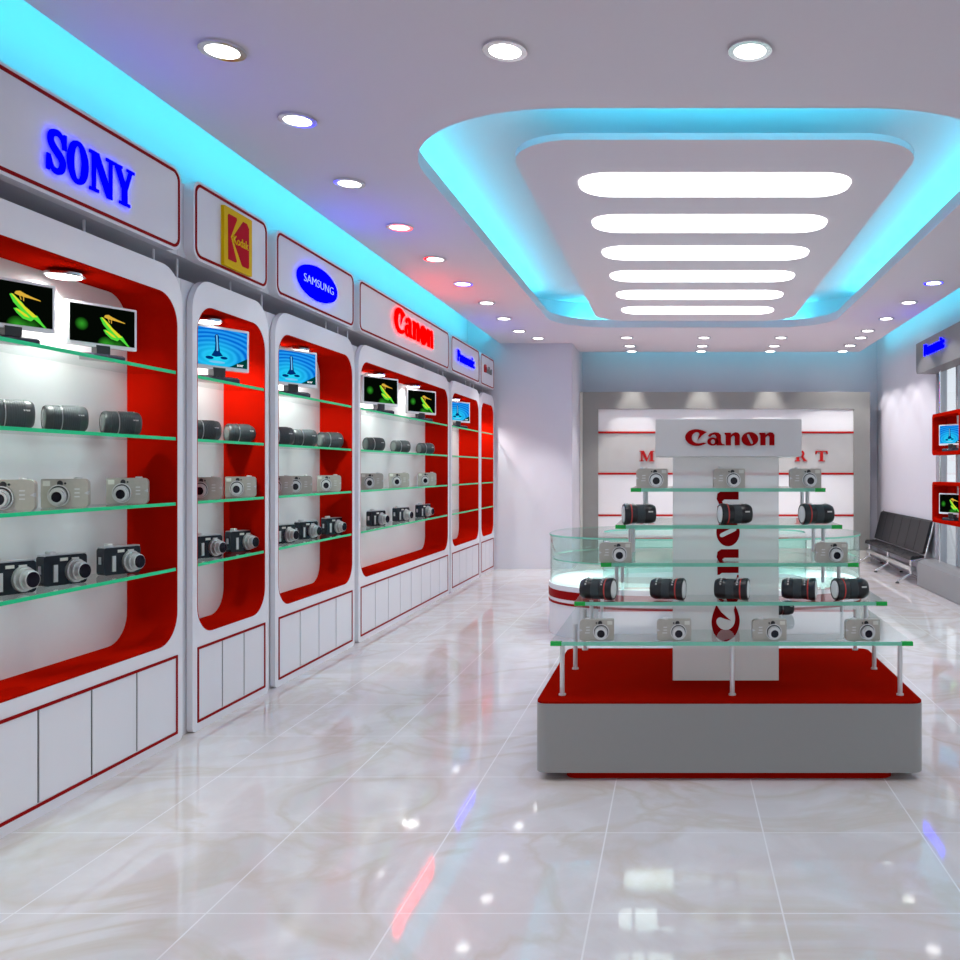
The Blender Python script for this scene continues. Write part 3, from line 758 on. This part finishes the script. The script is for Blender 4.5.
tw = thing('sign_tower', 'upright frosted white panel with red lettering and grey header, on the red plinth', 'shop sign', ((PX0+PX1)/2, PY0, .336))
hw = (PX1-PX0)/2
bm = B()
prism(bm, [rrect(-hw, hw, 0, PY1-PY0, .004, 2)], .001, 1.039, XY)
obj('panel', bm, M['panel'], tw)
hm = .2275; hx = (728-676)*4.06/880-(PX0+PX1)/2
bm = B(); prism(bm, [rrect(hx-.334, hx+.334, 1.04, 1.212, .006, 2)], -.07, .22, XZ); obj('header', bm, M['lgrey'], tw, bevel=.003)
o = obj('lettering', word_red(.409, .006), M['canon'], tw, ((684.7-676)*4.06/880-(PX0+PX1)/2, -.0705, 1.315+(470-445.6)*4.06/880-.336))
hz = 1.315-(640-470)*4.13/880-.336
o = obj('lettering', word_red(.70, .004, True), M['canon'], tw, ((738-676)*4.13/880-(PX0+PX1)/2, -.0005, hz))

def isle(stock, px, k, rot, scale, label, group, dy=.08):
    z, ya, yb, w = TIERS[k]; y = ya+dy
    return stock.put(((px-VX)*y/F, y, z+.0045), R(rot), scale, label, group)
G1, G2 = 'silver cameras on the glass stand', 'red ringed lenses on the glass stand'
for px, n in ((652, 'left'), (729, 'middle'), (805, 'right')):
    isle(silverR, px, 4, 3, 1.0, 'silver compact camera on the topmost glass tier, %s of the three' % n, G1, .018)
for px, n in ((639, 'left'), (735, 'middle'), (816.5, 'right')):
    isle(lensR, px, 3, 14, 1.03, 'black red-ringed lens on the second highest glass tier, %s of the three' % n, G2, .035)
for px, n in ((615.5, 'left'), (831, 'right')):
    isle(silverR, px, 2, 3, 1.0, 'silver compact camera on the middle glass tier, %s of the two' % n, G1, .035)
for px, rot, n in ((598, 166, 'leftmost'), (668, 166, 'second from the left'), (732, 166, 'in front of the frosted panel'), (799, 166, 'second from the right'), (850, 14, 'rightmost, its glass facing left')):
    isle(lensR, px, 1, rot, 1.05, 'black red-ringed lens on the second lowest glass tier, %s' % n, G2, .055)
for px, n in ((597, 'leftmost of the four'), (674, 'second from the left'), (769, 'third from the left'), (862, 'rightmost of the four')):
    isle(silverR, px, 0, 3, 1.02, 'silver compact camera on the lowest glass tier, %s' % n, G1, .04)
lensG.put(((783-VX)*4.5/F, 4.5, .5745), R(14), .68, 'small grey lens lying on the lowest glass tier beneath the red ringed lenses', 'grey zoom lenses on the cabinet shelves')

# ================================================================== BACKDROP WALL
YP = 12.62
def bx(px, Y=YP): return (px-VX)*Y/F
def bz(py, Y=YP): return H0-(py-VY)*Y/F
bd = thing('backdrop_panel', 'grey framed backdrop with white panels and red lines against the back wall', 'display wall', (0, YP, 0))
x0, x1, zt = -1.375, bx(870), bz(392)
i0, i1, it = bx(598), bx(854), bz(409)
bm = B(); prism(bm, [[(x0, .16), (x1, .16), (x1, zt), (x0, zt)], [(i0, .17), (i1, .17), (i1, it), (i0, it)]], 0, .3, XZ); obj('frame', bm, M['stone'], bd)
bm = B(); box(bm, x0, x1, -.03, .3, 0, .159); obj('base', bm, M['stonel'], bd)
bm = B(); box(bm, x0-.001, x0+.035, -.02, -.0005, .16, zt); obj('edge_strip', bm, M['stonel'], bd)
for n, (pa, pb, m) in enumerate(((409, 431.3, 'back'), (433.3, 472.7, 'stonem'), (474.7, 514.5, 'back'), (516.3, 566, 'back'))):
    za, zb = bz(pa), max(.172, bz(pb))
    bm = B(); box(bm, i0+.001, i1-.001, .03, .28, zb, za-.001); obj('panel', bm, M[m], bd)
for pa, pb in ((431.3, 433.3), (472.7, 474.7), (514.5, 516.3)):
    bm = B(); box(bm, i0+.001, i1-.001, .02, .28, bz(pb)+.0005, bz(pa)-.0005); obj('red_line', bm, M['mega'], bd)
lh = (461.3-450.8)*YP/F
for ch, px in (('M', 639.5), ('R', 795), ('T', 815.5)):
    obj('lettering', letters_roman(ch, lh, .02), M['mega'], bd, (bx(px), .03, bz(461.3)))

# ================================================================== OVAL GLASS COUNTER
ccx, ccy = .24, 7.46
def sup(a, b, n=48, e=2.6):
    out = []
    for i in range(n):
        t = 2*PI*i/n; c, s = math.cos(t), math.sin(t)
        out.append((a*math.copysign(abs(c)**(2/e), c), b*math.copysign(abs(s)**(2/e), s)))
    return out
ct = thing('glass_counter', 'oval white counter with red stripes and glass showcase behind the glass stand', 'shop counter', (ccx, ccy, 0))
A_, B_ = 1.30, .82
bm = B(); prism(bm, [sup(A_, B_), sup(A_-.46, B_-.40)], .0, .40, XY); obj('base', bm, M['white'], ct)
bm = B(); prism(bm, [sup(A_+.004, B_+.004), sup(A_-.002, B_-.002)], .295, .36, XY); obj('red_stripe', bm, M['redline'], ct)
bm = B(); prism(bm, [sup(A_+.004, B_+.004), sup(A_-.002, B_-.002)], .25, .268, XY); obj('red_stripe', bm, M['redline'], ct)
bm = B(); prism(bm, [sup(A_-.008, B_-.008), sup(A_-.014, B_-.014)], .401, .779, XY); obj('outer_glass', bm, M['case'], ct)
bm = B(); prism(bm, [sup(A_-.44, B_-.38), sup(A_-.446, B_-.386)], .401, .779, XY); obj('inner_glass', bm, M['case'], ct)
for nm, z, th in (('glass_shelf', .585, .010), ('glass_top', .78, .014)):
    q = .03 if nm == 'glass_shelf' else 0
    bm = B(); prism(bm, [sup(A_-.003-q, B_-.003-q), sup(A_-.45+q, B_-.39+q)], z, z+th, XY, 0, 1); obj(nm, bm, [M['case'], M['sedge']], ct)
for sx in (-.62, -.1, .45, .95):
    for sy in (-1, 1):
        if (sx, sy) == (-.62, 1): continue
        bm = B(); box(bm, sx-.006, sx+.006, sy*(B_-.16)-.13, sy*(B_-.16)+.13, .4015, .584); obj('glass_divider', bm, [M['case']], ct)

# ================================================================== BENCH
by0, by1 = 10.10, 12.55
be = thing('waiting_bench', 'black padded waiting bench on steel legs against the right wall', 'bench', (0, by0, 0))
NB = 6; L = (by1-by0)/NB
back_prof = crom([(2.845, .35), (2.862, .42), (2.895, .55), (2.925, .67), (2.942, .725), (2.955, .725)], 4)
for k in range(NB):
    ya, yb = k*L+.006, (k+1)*L-.006
    bm = B()
    f = [(x-.018 if z < .72 else x, z) for x, z in back_prof]; r_ = [(min(x+.025, 2.966), z) for x, z in reversed(back_prof)]
    prism(bm, [f+r_], ya, yb, lambda u, v, d: Vector((u, d, v))); obj('back_pad', bm, M['leather'], be, bevel=.006)
    bm = B(); prism(bm, [rrect(2.695, 2.87, .27, .318, .018, 5)], ya, yb, lambda u, v, d: Vector((u, d, v)))
    for q in range(4): prism(bm, [rrect(2.71+.04*q, 2.742+.04*q, .31, .326, .007, 3)], ya+.01, yb-.01, lambda u, v, d: Vector((u, d, v)))
    obj('seat_pad', bm, M['leather'], be)
bm = B(); box(bm, 2.70, 2.76, .02, by1-by0-.02, .15, .20); obj('beam', bm, M['steel'], be)
for yy in (-.006, by1-by0+.006):
    bm = B()
    p = [(2.695, .268), (2.85, .30), (2.93, .60), (2.962, .745)]
    for a, b in zip(p, p[1:]): tube(bm, (a[0], yy, a[1]), (b[0], yy, b[1]), .011)
    obj('side_frame', bm, M['chrome'], be)
for yy in (.12, (by1-by0)/2, by1-by0-.15):
    bm = B()
    tube(bm, (2.73, yy, .10), (2.73, yy, .275), .016); tube(bm, (2.73, yy, .11), (2.57, yy, .022), .013); tube(bm, (2.73, yy, .11), (2.90, yy, .022), .013)
    lg = obj('leg', bm, M['chrome'], be)
    for xx in (2.57, 2.90):
        bm = B(); lathe(bm, [(0, .022), (.012, .022), (.022, .012)], 'z', 14, 0, (xx, yy, 0)); obj('foot', bm, M['black'], lg)

# ================================================================== RIGHT WINDOW DISPLAY
bm = B(); prism(bm, [[(2.75, 0), (2.962, 0), (2.962, .30), (2.83, .30), (2.79, .288), (2.76, .265), (2.75, .235)]], 3.4, 10.04, lambda u, v, d: Vector((u, d, v)))
o = obj('window_plinth', bm, M['pgrey'], bevel=.01); tag(o, 'low grey plinth along the right hand window beside the bench', 'plinth')
YS0, YS1 = 5.5, 10.12
sg = thing('sign_box', 'dark grey fascia box with small blue lettering above the right hand window', 'shop sign', (2.76, YS1, 2.41), -PI/2)
bm = B(); prism(bm, [rrect(0, YS1-YS0, 0, .352, (.07, .001, .001, .001), 8)], 0, .205, XZ); obj('housing', bm, M['signg'], sg)
bm, w = text_bm('Panasonic', .125, .015, .03); bmesh.ops.scale(bm, vec=(.70/w, 1, 1), verts=bm.verts)
obj('lettering', bm, M['blue'], sg, (YS1-9.40, -.0005, .165))
dc = thing('window_display_rack', 'two red open display frames on thin chrome poles before the right hand window', 'display rack', (2.80, 9.625, 0), -PI/2)
W = .96
for z0, z1 in ((1.475, 1.92), (.75, 1.187)):
    bm = B(); prism(bm, [rrect(0, W, z0, z1, .045, 6), rrect(.05, W-.05, z0+.035, z1-.035, .03, 6)], 0, .15, XZ); fr = obj('display_frame', bm, M['red'], dc)
    bm = B(); box(bm, .02, .36, .151, .156, z0+.02, z1-.02); obj('back_panel', bm, M['red'], fr)
for x in (.035, .925):
    bm = B(); tube(bm, (x, .075, .302), (x, .075, 2.408), .011); obj('pole', bm, M['chrome'], dc)
monW.put((2.885, 9.22, 1.511), R(-64), 1.0, 'white monitor showing a blue water drop, in the upper red window frame', 'monitors in the red frames')
monL.put((2.885, 9.22, .786), R(-64), 1.0, 'white monitor showing a dragonfly, in the lower red window frame', 'monitors in the red frames')

# counter showcase lamps
for x, y in ((-.82, 7.46), (1.30, 7.46)):
    area((x, y, .772), (0, 0, 0), .2, .7, 7, (1, 1, 1))
for x in (-.3, .75):
    area((x, 6.85, .772), (0, 0, 0), .6, .15, 4, (1, 1, 1))

# ================================================================== WORLD, CAMERA, VIEW
w = bpy.data.worlds.new('World'); SC.world = w; w.use_nodes = True
bg = w.node_tree.nodes['Background']; bg.inputs[0].default_value = (.90, .94, 1, 1); bg.inputs[1].default_value = 1.1
cam = bpy.data.cameras.new('Camera'); co = bpy.data.objects.new('Camera', cam); COL.objects.link(co)
co.location = (0, 0, H0); co.rotation_euler = (R(90), 0, 0)
cam.sensor_width = 36; cam.lens = 36*F/960; cam.shift_x = -(VX-480)/960; cam.shift_y = -(480-VY)/960
cam.clip_start = .05; cam.clip_end = 200
SC.camera = co
vs = SC.view_settings; vs.view_transform = 'Standard'; vs.look = 'None'; vs.gamma = 1; vs.use_curve_mapping = False; vs.exposure = -0.10
SC.cycles.use_denoising = True
SC.cycles.max_bounces = 10; SC.cycles.diffuse_bounces = 5; SC.cycles.glossy_bounces = 5; SC.cycles.transparent_max_bounces = 32
SC.cycles.caustics_reflective = False; SC.cycles.caustics_refractive = False
SC.cycles.sample_clamp_indirect = 6
